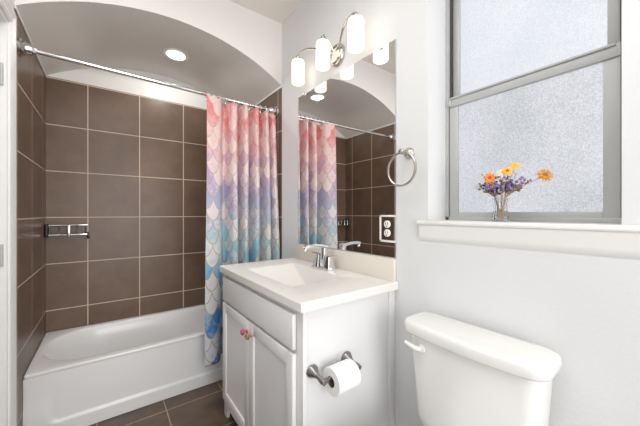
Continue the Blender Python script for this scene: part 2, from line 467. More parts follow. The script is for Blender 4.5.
# ------------------------------------------------------------------ bathtub
TZ = 0.388; TY0, TY1 = 2.226, YB - 0.008; TX0, TX1 = XL + 0.001, XR - 0.004
tub = thing('bathtub', 'white alcove bathtub with a recessed front panel below the brown tiled walls', 'bathtub', (CX, 2.58, 0))
b = MB(); cx, cy, hx, hy = (TX0 + TX1) / 2, (TY0 + TY1) / 2, (TX1 - TX0) / 2, (TY1 - TY0) / 2
ox, oy, ohx, ohy = 0.362, 2.592, 0.698, 0.292
RR = (0.16, 0.27, 0.27, 0.16)
def op(d, z, dl=0.0):        # opening loop shrunk by d, its left (sloping) end by dl more
    return rrect(ox + dl / 2, oy, ohx - d - dl / 2, ohy - d, tuple(max(r - d * 0.4, 0.05) for r in RR), z, 10)
loops = [rrect(cx, cy, hx, hy, 0.012, 0.002, 10), rrect(cx, cy, hx, hy, 0.012, TZ - 0.022, 10), rrect(cx, cy, hx, hy + 0.004, 0.012, TZ - 0.018, 10), rrect(cx, cy, hx, hy + 0.004, 0.012, TZ - 0.006, 10), rrect(cx, cy, hx - 0.002, hy + 0.002, 0.012, TZ - 0.0015, 10),
         rrect(cx, cy, hx - 0.006, hy - 0.002, 0.012, TZ, 10), op(-0.012, TZ), op(-0.004, TZ - 0.003), op(0.004, TZ - 0.012), op(0.012, TZ - 0.04, 0.01),
         op(0.028, 0.25, 0.06), op(0.048, 0.13, 0.13), op(0.075, 0.085, 0.17), op(0.13, 0.07, 0.2), op(0.22, 0.066, 0.25)]
b.loft(loops); b.build('basin', M['acrylic'], tub, angle=50)
b = MB(); nx, nz = 150, 60
def sdf(x, z):
    hx_, hz_, r = (1.02 + 0.265) / 2, (0.335 - 0.083) / 2, 0.045
    qx = abs(x - (1.02 - 0.265) / 2) - hx_ + r; qz = abs(z - (0.335 + 0.083) / 2) - hz_ + r
    return math.hypot(max(qx, 0), max(qz, 0)) + min(max(qx, qz), 0) - r
g = []
for j in range(nz + 1):
    z = 0.003 + (TZ - 0.020 - 0.003) * j / nz; row = []
    for i in range(nx + 1):
        x = TX0 + (TX1 - TX0) * i / nx; t = min(max((sdf(x, z) + 0.010) / 0.010, 0), 1); t = t * t * (3 - 2 * t)
        fd = min(max((0.25 - z) / 0.13, 0), 1); fd = fd * fd * (3 - 2 * fd)
        row.append(b.bm.verts.new((x, TY0 - 0.0015 - 0.011 * t * fd, z)))
    g.append(row)
for j in range(nz):
    for i in range(nx): b.bm.faces.new((g[j][i], g[j][i + 1], g[j + 1][i + 1], g[j + 1][i]))
b.build('apron', M['acrylic'], tub, angle=60)
b = MB(); b.lathe([(0.034, 0), (0.034, 0.004), (0.026, 0.007), (0.001, 0.007)], (1.02, oy, 0.24), (-1, 0, 0.15)); b.build('overflow_cover', M['chrome'], tub)
b = MB(); b.lathe([(0.030, 0), (0.028, 0.004), (0.001, 0.005)], (0.90, oy, 0.066)); b.build('drain', M['chrome'], tub)

# shower rod, flanges
RY = 2.132; RZ0, RZ1 = 2.147, 2.128
def rz(x): return RZ0 + (RZ1 - RZ0) * (x - XL) / (XR - XL)
rod = thing('shower_rod', 'chrome shower curtain rod spanning the tub opening under the arch', 'curtain rod', (CX, RY, 2.14))
b = MB(); b.tube([(XL + 0.03, RY, rz(XL)), (0.36, RY, rz(0.36)), (XR - 0.03, RY, rz(XR))], 0.0125, 16); b.build('bar', M['chrome'], rod)
for x, d in ((XL + 0.001, 1), (XR - 0.001, -1)):
    b = MB(); b.lathe([(0.046, 0), (0.046, 0.008), (0.040, 0.014), (0.036, 0.016), (0.036, 0.024), (0.030, 0.028), (0.028, 0.050), (0.024, 0.054), (0.020, 0.068), (0.0135, 0.070)],
                      (x, RY, rz(x)), (d, 0, 0)); b.build('flange', M['chrome'], rod)

# curtain
ctl = [(0.556, -0.075), (0.595, -0.072), (0.655, -0.050), (0.694, 0.030), (0.712, 0.046), (0.728, 0.030), (0.752, -0.044), (0.786, -0.038), (0.806, 0.040), (0.822, 0.036), (0.842, -0.046), (0.872, -0.040), (0.893, 0.044),
       (0.910, 0.034), (0.932, -0.046), (0.962, -0.036), (0.982, 0.046), (1.000, 0.030), (1.018, -0.044), (1.046, -0.034), (1.064, 0.040), (1.086, -0.030), (1.112, -0.024), (1.122, 0.004)]
fold = smooth_path([(x, y, 0) for x, y in ctl], 10)
CT0, CT1 = 0.222, 2.118
b = MB(); uvl = b.bm.loops.layers.uv.new('cloth')
ss = [0.0]
for p, q in zip(fold, fold[1:]): ss.append(ss[-1] + (q - p).length * 1.25)
nzc = 70; g = []
ring_s = [fold[0].x + 0.012 + k * (1.085 - 0.575) / 11 for k in range(12)]
for j in range(nzc + 1):
    t = j / nzc; z = CT0 + (CT1 - CT0) * t; row = []
    for i, p in enumerate(fold):
        amp = 0.95 + 0.25 * min(1, (1 - t) * 2.2) ** 0.7
        yy = p.y * amp + 0.006 * math.sin(9 * p.x * 3 + 4.2 * t) * (1 - t) + 0.003 * math.sin(40 * p.x + 9 * t)
        xx = p.x + 0.006 * math.sin(5 * t + 17 * p.x) * (1 - t) + 0.006 * (1 - t) * (p.x - 0.56) / 0.54 - 0.016 * (1 - t) * max(0, 1 - (p.x - 0.556) / 0.2) + 0.02 * (1 - t) * max(0, (p.x - 1.0) / 0.12) - 0.003
        yy -= 0.055 * (1 - t) ** 0.7 * max(0, (p.x - 0.98) / 0.14)
        zz = z
        if t > 0.93:
            dmin = min(abs(p.x - r) for r in ring_s); zz -= 0.018 * min(dmin / 0.024, 1) ** 1.5 * ((t - 0.93) / 0.07) ** 2
        zz -= 0.012 * t * (p.x - 0.566) / 0.55
        if j == 0: zz += 0.004 * math.sin(23 * p.x)
        row.append((b.bm.verts.new((min(xx, 1.130), RY + yy, zz)), ss[i], zz))
    g.append(row)
for j in range(nzc):
    for i in range(len(fold) - 1):
        q = (g[j][i], g[j][i + 1], g[j + 1][i + 1], g[j + 1][i]); f = b.bm.faces.new([v[0] for v in q])
        for lp, v in zip(f.loops, q): lp[uvl].uv = (v[1], v[2])
cur = b.build('shower_curtain', M['curtain'], angle=80)
md = cur.modifiers.new('thick', 'SOLIDIFY'); md.thickness = 0.0016; md.offset = 0
tag(cur, 'pink to blue mermaid scale shower curtain bunched at the right end of the rod', 'shower curtain')
# curtain hooks: one hook built, then copied
b = MB(); b.ring((0, 0, -0.008), (0, 1, 0), (0, 0, 1), 0.0225, 0.0018, 20, 6); b.tube([(0, 0, -0.0305), (0.003, -0.003, -0.043), (0, -0.006, -0.046)], 0.0018, 6)
for k in (-1, 0, 1): b.lathe([(0.0001, -0.0035), (0.0032, -0.001), (0.0032, 0.001), (0.0001, 0.0035)], (0, 0.0075 * k, 0.0165 - 0.0015 * abs(k)), (0, 1, 0), 8)
hk = b.build('curtain_hook', M['chrome'])
for i, x in enumerate(ring_s):
    o = hk if i == 0 else hk.copy()
    if i: COL.objects.link(o)
    o.location = (x, RY, rz(x) + 0.002)
    tag(o, 'small chrome roller hook holding the scale curtain to the rod', 'curtain hook', 'curtain hooks on the shower rod')

# recessed light in the vault
rx, ry = 0.437, 2.50; rzv = vz(rx)
tilt = Vector((-(rx - CX) / RAD, 0, -1)).normalized()
can = thing('recessed_light', 'round recessed downlight glowing in the arched ceiling over the tub', 'light', (rx, ry, rzv))
b = MB(); b.lathe([(0.092, -0.002), (0.092, 0.005), (0.084, 0.010), (0.070, 0.006), (0.068, -0.001)], (rx, ry, rzv), tilt, 40, False, False); b.build('trim_ring', M['trim'], can)
b = MB(); b.lathe([(0.069, 0.001), (0.055, 0.004), (0.0005, 0.005)], (rx, ry, rzv), tilt, 40); b.build('lens', M['can'], can)
sp = bpy.data.lights.new('downlight', 'SPOT'); sp.energy = 6; sp.spot_size = math.radians(172); sp.spot_blend = 0.12; sp.shadow_soft_size = 0.012; sp.color = (1, 0.95, 0.88)
so = bpy.data.objects.new('downlight', sp); COL.objects.link(so); so.location = (rx, ry, rzv - 0.020); so.parent = can; so.matrix_parent_inverse = Matrix.Translation(-can.location)

sp2 = bpy.data.lights.new('downlight_beam', 'SPOT'); sp2.energy = 26; sp2.spot_size = math.radians(84); sp2.spot_blend = 0.9; sp2.shadow_soft_size = 0.012; sp2.color = (1, 0.97, 0.92)
so2 = bpy.data.objects.new('downlight_beam', sp2); COL.objects.link(so2); so2.location = (rx, ry, rzv - 0.020); so2.parent = can; so2.matrix_parent_inverse = Matrix.Translation(-can.location)

# wire shower rack in the corner
rk = thing('shower_rack', 'chrome wire shower rack with black ends in the tiled corner', 'shower rack', (-0.25, 2.90, 1.12))
b = MB(); x0, x1, yf, yk, zt, zb_ = -0.362, -0.125, 2.878, 2.936, 1.190, 1.118
for y in (yf, yk):
    for z in (zt, zb_): b.tube([(x0, y, z), (x1, y, z)], 0.0055 if y == yf else 0.004, 8)
b.build('rail', M['chrome'], rk)
b = MB()
for k in range(5):
    x = x0 + 0.02 + k * (x1 - x0 - 0.03) / 4
    b.tube([(x, yf, zt), (x, yf, zb_), (x, yk, zb_), (x, yk, zt)], 0.0028, 6)
for k in range(1, 4): b.tube([(x0, yf + (yk - yf) * k / 4, zb_), (x1, yf + (yk - yf) * k / 4, zb_)], 0.002, 6)
b.build('basket_wires', M['nickel'], rk)
b = MB(); b.box((x0 + 0.118, yf - 0.009, zb_ - 0.012), (x0 + 0.138, yf + 0.004, zt + 0.006), 0.003); b.build('clip', M['nickel'], rk)
b = MB(); b.box((x0 - 0.006, yf - 0.010, zb_ - 0.014), (x0 + 0.016, YB - 0.0005, zt + 0.010), 0.007, 3); b.build('end_bracket', M['black'], rk)
b = MB(); b.box((x1 - 0.004, yf - 0.004, zb_ - 0.012), (x1 + 0.006, YB - 0.0005, zb_ + 0.016), 0.003)
b.tube(smooth_path([(x1, yf, zb_ - 0.008), (x1 + 0.004, yf - 0.016, zb_ - 0.030), (x1 + 0.010, yf - 0.034, zb_ - 0.026), (x1 + 0.012, yf - 0.040, zb_ - 0.012)], 5), 0.004, 8)
b.build('hook', M['black'], rk)

# ------------------------------------------------------------------ vanity
VX, VY0, VY1, VZ = 0.600, 0.915, 1.832, 0.911
van = thing('vanity_cabinet', 'white shaker vanity cabinet with two doors beneath the white sink top', 'cabinet', (0.87, 1.365, 0))
b = MB(); b.mat(M['lacquer'])
b.box((VX + 0.02, VY0 + 0.016, 0.085), (XR - 0.016, VY1 - 0.016, 0.10))
b.box((VX + 0.02, VY0, 0.0), (XR - 0.001, VY0 + 0.016, VZ)); b.box((VX + 0.02, VY1 - 0.016, 0), (XR - 0.001, VY1, VZ))
b.box((XR - 0.016, VY0 + 0.016, 0.0), (XR - 0.001, VY1 - 0.016, VZ))
b.build('carcass', parent=van, smooth=False)
b = MB()
F0, F1 = VX, VX + 0.02                                     # face frame
b.box((F0, VY0, 0.0), (F1, VY0 + 0.05, VZ), 0.0015); b.box((F0, VY1 - 0.05, 0), (F1, VY1, VZ), 0.0015)
b.box((F0, VY0 + 0.05, VZ - 0.05), (F1, VY1 - 0.05, VZ)); b.box((F0, VY0 + 0.05, 0.70), (F1, VY1 - 0.05, 0.76)); b.box((F0, 1.36, 0.085), (F1, 1.415, 0.72))
# bottom rail with an arched foot cut-out
pts = [(VY0 + 0.05, 0.15)] + [(VY0 + 0.05, 0.0 + 0.02)]
n = 10
arc = [(VY0 + 0.05 + 0.045 * (1 - math.cos(PI / 2 * k / n)), 0.02 + 0.05 * math.sin(PI / 2 * k / n)) for k in range(n + 1)]
arc2 = [(VY1 - 0.05 - 0.045 * (1 - math.cos(PI / 2 * k / n)), 0.02 + 0.05 * math.sin(PI / 2 * k / n)) for k in range(n, -1, -1)]
poly = arc + arc2
for (y0, z0), (y1, z1) in zip(poly, poly[1:]):
    if y1 - y0 > 1e-6:
        b.loft([[(F0, y0, z0), (F0, y1, z1), (F0, y1, 0.13), (F0, y0, 0.13)], [(F1, y0, z0), (F1, y1, z1), (F1, y1, 0.13), (F1, y0, 0.13)]])
b.build('face_frame', M['lacquer'], van, angle=25)
# end panel edge strips
b = MB(); b.box((XR - 0.045, VY0 - 0.006, 0.0), (XR - 0.001, VY0, VZ - 0.001), 0.001); b.build('edge_strip', M['lacquer'], van)

def shaker(name, y0, y1, z0, z1, fw, parent, depth=0.019):
    q = MB(); X0 = VX - depth
    q.box((X0 + 0.008, y0 + 0.01, z0 + 0.01), (VX - 0.0003, y1 - 0.01, z1 - 0.01))
    q.box((X0, y0, z0), (VX - 0.0003, y0 + fw, z1), 0.0025); q.box((X0, y1 - fw, z0), (VX - 0.0003, y1, z1), 0.0025)
    q.box((X0, y0 + fw, z0), (VX - 0.0003, y1 - fw, z0 + fw), 0.0025); q.box((X0, y0 + fw, z1 - fw), (VX - 0.0003, y1 - fw, z1), 0.0025)
    return q.build(name, M['lacquer'], parent)
b = MB(); b.box((VX - 0.019, 0.962, 0.742), (VX - 0.0003, 1.806, 0.884), 0.004, 2); b.build('drawer_front', M['lacquer'], van)
d1 = shaker('door', 0.962, 1.3925, 0.122, 0.726, 0.055, van)
d2 = shaker('door', 1.3955, 1.806, 0.122, 0.726, 0.055, van)
def knob(y, z, m, parent, label):
    q = MB(); q.lathe([(0.010, 0), (0.009, 0.003), (0.0065, 0.006), (0.0065, 0.014), (0.010, 0.018), (0.0155, 0.022), (0.0165, 0.027), (0.013, 0.033), (0.006, 0.0355), (0.0005, 0.036)],
                    (VX - 0.019, y, z), (-1, 0, 0), 24)
    return q.build('knob', m, parent, label=label)
knob(1.413, 0.672, M['pink'], d2, 'pink glazed knob on the far door')
knob(1.352, 0.671, M['painted_knob'], d1, 'dark multicoloured knob on the near door')

# sink top with moulded basin and backsplash
top = thing('vanity_sink_top', 'white cultured marble sink top with integral rectangular basin on the vanity', 'sink', (0.85, 1.36, 0.914))
b = MB()
X0, X1, Y0, Y1, Z0, Z1 = 0.574, XR - 0.001, 0.888, 1.848, VZ + 0.001, 0.948
def rect(x0, x1, y0, y1, r, z): return rrect((x0 + x1) / 2, (y0 + y1) / 2, (x1 - x0) / 2, (y1 - y0) / 2, r, z, 5)
loops = [rect(X0 + 0.14, X1 - 0.13, 1.18, 1.50, 0.02, 0.800), rect(X0 + 0.10, X1 - 0.12, 1.12, 1.65, 0.02, Z0), rect(X0, X1, Y0, Y1, 0.004, Z0), rect(X0, X1, Y0, Y1, 0.004, Z1 - 0.004), rect(X0 + 0.003, X1, Y0 + 0.003, Y1 - 0.003, 0.004, Z1),
         rect(0.668, 0.996, 1.116, 1.640, 0.012, Z1), rect(0.671, 0.993, 1.119, 1.637, 0.012, Z1 - 0.001), rect(0.676, 0.990, 1.123, 1.630, 0.012, Z1 - 0.006),
         rect(0.735, 0.968, 1.210, 1.420, 0.014, 0.826), rect(0.750, 0.955, 1.225, 1.405, 0.02, 0.818), rect(0.80, 0.90, 1.28, 1.38, 0.03, 0.815)]
b.loft(loops); b.build('countertop', M['cultured'], top, angle=25)
b = MB(); b.box((XR - 0.022, 0.900, Z1 - 0.0005), (XR - 0.001, 1.812, 1.058), 0.003); b.build('backsplash', M['splash'], top)
b = MB(); b.lathe([(0.024, 0), (0.024, 0.003), (0.018, 0.005), (0.001, 0.004)], (0.85, 1.33, 0.815)); b.build('drain', M['chrome'], top)

# faucet
fa = thing('faucet', 'chrome two-handle faucet with curved spout at the back of the sink', 'faucet', (1.05, 1.38, Z1))
fx, fy = 1.050, 1.375
b = MB(); b.loft([rrect(fx, fy, 0.033, 0.086, 0.008, Z1 + 0.0005), rrect(fx, fy, 0.033, 0.086, 0.008, Z1 + 0.008), rrect(fx, fy, 0.029, 0.082, 0.008, Z1 + 0.012)]); b.build('base_plate', M['chrome'], fa)
for sg in (-1, 1):
    hy_ = fy + sg * 0.052
    b = MB(); b.loft([rrect(fx, hy_, 0.027, 0.027, 0.004, Z1 + 0.012), rrect(fx, hy_, 0.015, 0.015, 0.004, Z1 + 0.072), rrect(fx, hy_, 0.014, 0.014, 0.004, Z1 + 0.078)]); hd = b.build('handle', M['chrome'], fa)
    b = MB(); b.loft([[(fx - 0.012, hy_ - sg * 0.012, Z1 + 0.078), (fx + 0.012, hy_ - sg * 0.012, Z1 + 0.078), (fx + 0.012, hy_ - sg * 0.012, Z1 + 0.085), (fx - 0.012, hy_ - sg * 0.012, Z1 + 0.085)],
                      [(fx - 0.007, hy_ + sg * 0.066, Z1 + 0.086), (fx + 0.007, hy_ + sg * 0.066, Z1 + 0.086), (fx + 0.007, hy_ + sg * 0.066, Z1 + 0.091), (fx - 0.007, hy_ + sg * 0.066, Z1 + 0.091)]]); b.build('lever', M['chrome'], hd)
b = MB()
b.loft([rrect(fx + 0.004, fy, 0.020, 0.019, 0.004, Z1 + 0.012), rrect(fx + 0.006, fy, 0.016, 0.016, 0.004, Z1 + 0.100), rrect(fx + 0.006, fy, 0.016, 0.016, 0.004, Z1 + 0.128)])
path = smooth_path([(fx + 0.022, 0, Z1 + 0.128), (fx - 0.03, 0, Z1 + 0.139), (fx - 0.08, 0, Z1 + 0.142), (fx - 0.122, 0, Z1 + 0.140), (fx - 0.138, 0, Z1 + 0.133)], 6)
lps = []
for i, p in enumerate(path):
    t = i / (len(path) - 1); wy = 0.018 - 0.003 * t; hz = 0.010 - 0.002 * t
    tg = (path[min(i + 1, len(path) - 1)] - path[max(i - 1, 0)]).normalized(); nr = Vector((-tg.z, 0, tg.x))
    c = Vector((p.x, fy, p.z)); lps.append([c + nr * hz + Vector((0, wy, 0)), c + nr * hz - Vector((0, wy, 0)), c - nr * hz - Vector((0, wy, 0)), c - nr * hz + Vector((0, wy, 0))])
b.loft(lps); b.build('spout', M['chrome'], fa, angle=30)
b = MB(); b.lathe([(0.009, 0), (0.009, 0.014), (0.006, 0.016)], (path[-1].x + 0.006, fy, path[-1].z - 0.004), (-0.25, 0, -1), 14); b.build('aerator', M['chrome'], fa)

# mirror
MY0, MY1, MZ0, MZ1 = 0.899, 1.789, 1.0615, 2.134
mir = thing('wall_mirror', 'large frameless mirror on the wall above the sink backsplash', 'mirror', (XR, 1.35, 1.06))
b = MB(); b.mat(M['mirror_edge']).box((XR - 0.006, MY0, MZ0), (XR - 0.0005, MY1, MZ1))
b.mat(M['mirror']).quad([(XR - 0.0062, MY0 + 0.003, MZ0 + 0.002), (XR - 0.0062, MY1 - 0.002, MZ0 + 0.002), (XR - 0.0062, MY1 - 0.002, MZ1 - 0.002), (XR - 0.0062, MY0 + 0.003, MZ1 - 0.002)])
b.build('glass_sheet', parent=mir, smooth=False)
for y, z in ((0.99, MZ1), (1.70, MZ1)):
    b = MB(); b.box((XR - 0.012, y - 0.010, z - 0.010), (XR - 0.0005, y + 0.010, z + 0.006), 0.002); b.build('clip', M['chrome'], mir)

# outlet
ol = thing('power_outlet', 'white duplex power outlet in a mirrored plate at the lower right mirror edge', 'outlet', (XR, 0.967, 1.20))
oy0, oy1, oz0, oz1 = 0.902, 1.000, 1.136, 1.272
b = MB(); XO = XR - 0.0066
for a, c in (((oy1 - 0.011, oz0), (oy1, oz1)), ((oy0, oz0), (oy1, oz0 + 0.010)), ((oy0, oz1 - 0.009), (oy1, oz1))):
    b.box((XO - 0.005, a[0], a[1]), (XO, c[0], c[1]), 0.001)
b.build('border', M['plastic'], ol)
b = MB(); b.box((XO - 0.0035, oy0 + 0.001, oz0 + 0.010), (XO, oy1 - 0.011, oz1 - 0.009)); b.build('cover_plate', M['mirror'], ol, smooth=False)
for zc in (1.226, 1.182):
    b = MB(); b.lathe([(0.0185, 0), (0.0185, 0.004), (0.016, 0.006), (0.0005, 0.006)], (XO - 0.003, 0.950, zc), (-1, 0, 0), 24); rc = b.build('receptacle', M['plastic'], ol)
    b = MB()
    for yy, hh in ((0.943, 0.0065), (0.957, 0.008)): b.box((XO - 0.0096, yy - 0.0014, zc + 0.002 - hh / 2), (XO - 0.0088, yy + 0.0014, zc + 0.002 + hh / 2 + 0.004))
    b.lathe([(0.003, 0), (0.003, 0.0008)], (XO - 0.0088, 0.950, zc - 0.011), (-1, 0, 0), 12)
    b.build('slot', M['rubber'], rc)

# vanity light
vl = thing('vanity_light', 'brushed nickel three-shade vanity light above the mirror', 'wall light', (XR, 1.29, 2.22))
LX, LZ0, LZ1 = 1.035, 2.152, 2.312
LY = (1.641, 1.362, 1.080)
b = MB()
prof = [(0.0, 0.0), (1.0, 0.0), (1.0, 0.012), (0.93, 0.020), (0.80, 0.024), (0.72, 0.034), (0.30, 0.040), (0.02, 0.041)]
lps = []
for r, h in prof[1:]:
    lps.append([(XR - 0.0005 - h, 1.338 + 0.062 * r * math.cos(2 * PI * k / 32), 2.245 + 0.068 * r * math.sin(2 * PI * k / 32)) for k in range(32)])
b.loft(lps); b.build('backplate', M['nickel'], vl)
for sg, yy in ((1, LY[0]), (-1, LY[2])):
    dz = 0.004 if sg > 0 else -0.022
    pth = smooth_path([(XR - 0.036, 1.338 + sg * 0.012, 2.250), (XR - 0.042, 1.338 + sg * 0.06, 2.282), (XR - 0.058, 1.355 + sg * 0.125, 2.330), (XR - 0.078, 1.360 + sg * 0.185, 2.354 + dz * 0.6), (XR - 0.092, 1.360 + sg * 0.245, 2.358 + dz), (LX, yy, 2.336 + dz), (LX, yy, LZ1 + 0.004 + dz)], 7)
    b = MB(); b.tube(pth, 0.0065, 10); b.build('arm', M['nickel'], vl)
b = MB(); b.tube(smooth_path([(XR - 0.036, 1.342, 2.262), (XR - 0.06, 1.350, 2.31), (XR - 0.085, 1.358, 2.345), (LX, LY[1], 2.338), (LX, LY[1], LZ1 + 0.004)], 7), 0.0065, 10); b.build('arm', M['nickel'], vl)
DZ = {LY[0]: 0.004, LY[1]: -0.004, LY[2]: -0.022}
for yy in LY:
    b = MB(); b.lathe([(0.020, LZ1 - 0.004), (0.020, LZ1 + 0.008), (0.010, LZ1 + 0.014), (0.010, LZ1 + 0.020), (0.013, LZ1 + 0.024), (0.007, LZ1 + 0.032), (0.0005, LZ1 + 0.034)], (LX, yy, DZ[yy]), (0, 0, 1), 20); b.build('cap', M['nickel'], vl)
    b = MB(); b.lathe([(0.0005, LZ0 - 0.0), (0.037, LZ0), (0.041, LZ0 + 0.003), (0.042, LZ0 + 0.008), (0.042, LZ1 - 0.018), (0.039, LZ1 - 0.007), (0.028, LZ1 - 0.002), (0.0005, LZ1)], (LX, yy, DZ[yy]), (0, 0, 1), 32, False, False)
    b.build('shade', M['shade'], vl, angle=60)

# towel ring
tr = thing('towel_ring', 'brushed nickel towel ring on the wall between mirror and window', 'towel ring', (XR, 0.825, 1.55))
b = MB(); b.lathe([(0.027, 0), (0.027, 0.006), (0.022, 0.012), (0.012, 0.020), (0.010, 0.046), (0.013, 0.052), (0.013, 0.064), (0.009, 0.068), (0.0005, 0.069)], (XR - 0.0005, 0.826, 1.562), (-1, 0, 0), 24); b.build('post', M['nickel'], tr)
b = MB(); b.ring((XR - 0.056, 0.830, 1.483), (0, 1, 0), (0, 0, 1), 0.076, 0.0055, 48, 10); b.build('ring', M['nickel'], tr)

# toilet paper holder on the cabinet side and its roll
HYS = VY0 - 0.0005
tp = thing('toilet_paper_holder', 'satin pewter toilet paper holder on the side of the white vanity', 'toilet paper holder', (0.725, HYS, 0.69))
PZ = 0.655
for x in (0.640, 0.818):
    b = MB(); b.lathe([(0.026, 0), (0.027, 0.004), (0.025, 0.010), (0.018, 0.020), (0.011, 0.034), (0.009, 0.050), (0.011, 0.056), (0.012, 0.074), (0.010, 0.084), (0.0005, 0.086)], (x, HYS, PZ + 0.012), (0, -1, -0.12), 24); b.build('post', M['pewter'], tp)
b = MB(); b.tube([(0.642, HYS - 0.074, PZ + 0.003), (0.662, HYS - 0.074, PZ + 0.003), (0.666, HYS - 0.074, PZ + 0.003), (0.790, HYS - 0.074, PZ + 0.003), (0.794, HYS - 0.074, PZ + 0.003), (0.818, HYS - 0.074, PZ + 0.003)], [0.008, 0.0095, 0.0075, 0.0075, 0.0095, 0.008], 14); b.build('spindle', M['pewter'], tp)
ry_, rz_ = HYS - 0.074, PZ - 0.0095
roll = thing('toilet_paper_roll', 'white toilet paper roll hanging on the vanity side holder', 'toilet paper', (0.735, ry_, rz_))
b = MB(); b.lathe([(0.0205, 0.0), (0.050, 0.0), (0.0525, 0.003), (0.0525, 0.106), (0.050, 0.109), (0.0205, 0.109)], (0.676, ry_, rz_), (1, 0, 0), 40, False, False); b.build('tissue', M['paper'], roll)
b = MB(); b.lathe([(0.0208, 0.0005), (0.0196, 0.0), (0.0196, 0.109), (0.0208, 0.1085)], (0.676, ry_, rz_), (1, 0, 0), 32, False, False); b.build('core', M['card'], roll)

# ------------------------------------------------------------------ toilet
to = thing('toilet', 'white porcelain toilet below the window with tank lid and side lever', 'toilet', (0.80, 0.462, 0))
def tank(xf, xb, yw, r, z, bow):
    yc = 0.4935; out = []
    for p in rrect((xf + xb) / 2, yc, (xb - xf) / 2, yw, r, z, 6):
        t = max(0.0, ((xf + xb) / 2 - p.x) / ((xb - xf) / 2)); p.x -= bow * t * max(0, 1 - ((p.y - yc) / yw) ** 2); out.append(p)
    return out
# extra points along the front so the bow reads as a curve
def tank_loop(xf, xb, yw, r, z, bow):
    base = tank(xf, xb, yw, r, z, 0); out = []
    yc = 0.4935
    for i, p in enumerate(base):
        q = base[(i + 1) % len(base)]; out.append(p.copy())
        if abs(p.x - q.x) < 1e-5 and abs(p.y - q.y) > 0.1:
            for k in range(1, 12): out.append(p.lerp(q, k / 12))
    for p in out:
        t = min(max(0.0, (xb - 0.02 - p.x) / (xb - 0.02 - xf)), 1); p.x -= bow * t * max(0, 1 - ((p.y - yc) / yw) ** 2)
    return out
XB = XR - 0.014
b = MB()
b.loft([tank_loop(0.992, XB, 0.180, 0.05, 0.442, 0.008), tank_loop(0.980, XB, 0.194, 0.05, 0.455, 0.016), tank_loop(0.976, XB, 0.199, 0.045, 0.50, 0.020), tank_loop(0.966, XB, 0.2185, 0.035, 0.806, 0.024), tank_loop(0.966, XB, 0.2185, 0.035, 0.811, 0.024)])
b.build('tank', M['porcelain'], to, angle=50)
b = MB(); XT = XB - 0.008
b.loft([tank_loop(0.962, XT, 0.228, 0.036, 0.8115, 0.024), tank_loop(0.953, XT, 0.237, 0.042, 0.814, 0.026), tank_loop(0.950, XT, 0.241, 0.044, 0.820, 0.026), tank_loop(0.950, XT, 0.241, 0.044, 0.846, 0.026),
        tank_loop(0.952, XT - 0.001, 0.239, 0.043, 0.853, 0.026), tank_loop(0.958, XT - 0.004, 0.234, 0.040, 0.858, 0.026), tank_loop(0.972, XT - 0.012, 0.221, 0.034, 0.8605, 0.022)])
b.build('tank_lid', M['porcelain'], to, angle=60)
b = MB(); b.lathe([(0.017, 0), (0.017, 0.008), (0.013, 0.014), (0.0005, 0.015)], (0.962, 0.640, 0.768), (-1, 0, 0), 20)
b.tube(smooth_path([(0.948, 0.640, 0.768), (0.938, 0.654, 0.770), (0.935, 0.676, 0.774), (0.936, 0.700, 0.779)], 5), [0.009] * 6 + [0.009] * 5 + [0.008] * 4 + [0.006], 12); b.build('flush_lever', M['porcelain'], to)
def egg(cx, hx, hy, z, n=40, back=0.0):
    out = []
    for k in range(n):
        a = 2 * PI * k / n; c, s_ = math.cos(a), math.sin(a)
        x = cx + (hx if c < 0 else hx * 0.82) * c; out.append(Vector((x, 0.483 + hy * s_ * (1 - 0.08 * max(-c, 0)), z)))
    return out
b = MB()
b.loft([egg(0.72, 0.20, 0.115, 0.001), egg(0.72, 0.20, 0.115, 0.03), egg(0.73, 0.175, 0.10, 0.07), egg(0.72, 0.18, 0.105, 0.18), egg(0.68, 0.23, 0.15, 0.30), egg(0.665, 0.265, 0.182, 0.385), egg(0.665, 0.268, 0.185, 0.405),
        egg(0.665, 0.255, 0.172, 0.412), egg(0.665, 0.21, 0.128, 0.408), egg(0.67, 0.19, 0.11, 0.36), egg(0.69, 0.13, 0.075, 0.25), egg(0.70, 0.07, 0.05, 0.20)])
b.box((0.86, 0.350, 0.30), (XB - 0.02, 0.616, 0.441), 0.03, 3); b.build('bowl', M['porcelain'], to, angle=50)
b = MB(); b.loft([egg(0.665, 0.272, 0.188, 0.414), egg(0.665, 0.274, 0.190, 0.424), egg(0.665, 0.268, 0.184, 0.432), egg(0.665, 0.205, 0.123, 0.432), egg(0.665, 0.20, 0.118, 0.424), egg(0.665, 0.205, 0.123, 0.414), egg(0.665, 0.272, 0.188, 0.414)], False, False); b.build('seat', M['porcelain'], to, angle=60)
b = MB(); b.loft([egg(0.665, 0.268, 0.184, 0.434), egg(0.665, 0.274, 0.190, 0.440), egg(0.665, 0.270, 0.186, 0.450), egg(0.665, 0.24, 0.16, 0.457), egg(0.665, 0.12, 0.08, 0.460)]); b.build('seat_lid', M['porcelain'], to, angle=60)

# ------------------------------------------------------------------ vase and dried flowers on the window stool
VXc, VYc, VZ0 = 1.196, 0.462, WZ0 + 0.0185
b = MB()
po = [(0.0005, 0.0), (0.027, 0.0), (0.030, 0.004), (0.029, 0.018), (0.0235, 0.040), (0.022, 0.052), (0.0245, 0.070), (0.0295, 0.088)]
pi_ = [(0.0275, 0.088), (0.0225, 0.070), (0.020, 0.052), (0.0215, 0.040), (0.026, 0.018), (0.024, 0.008), (0.0005, 0.007)]
b.lathe(po + pi_, (VXc, VYc, VZ0), (0, 0, 1), 11, False, False)
vs = b.build('glass_vase', M['glass'], smooth=False); tag(vs, 'small clear waisted glass vase of dried flowers standing on the window sill', 'vase')

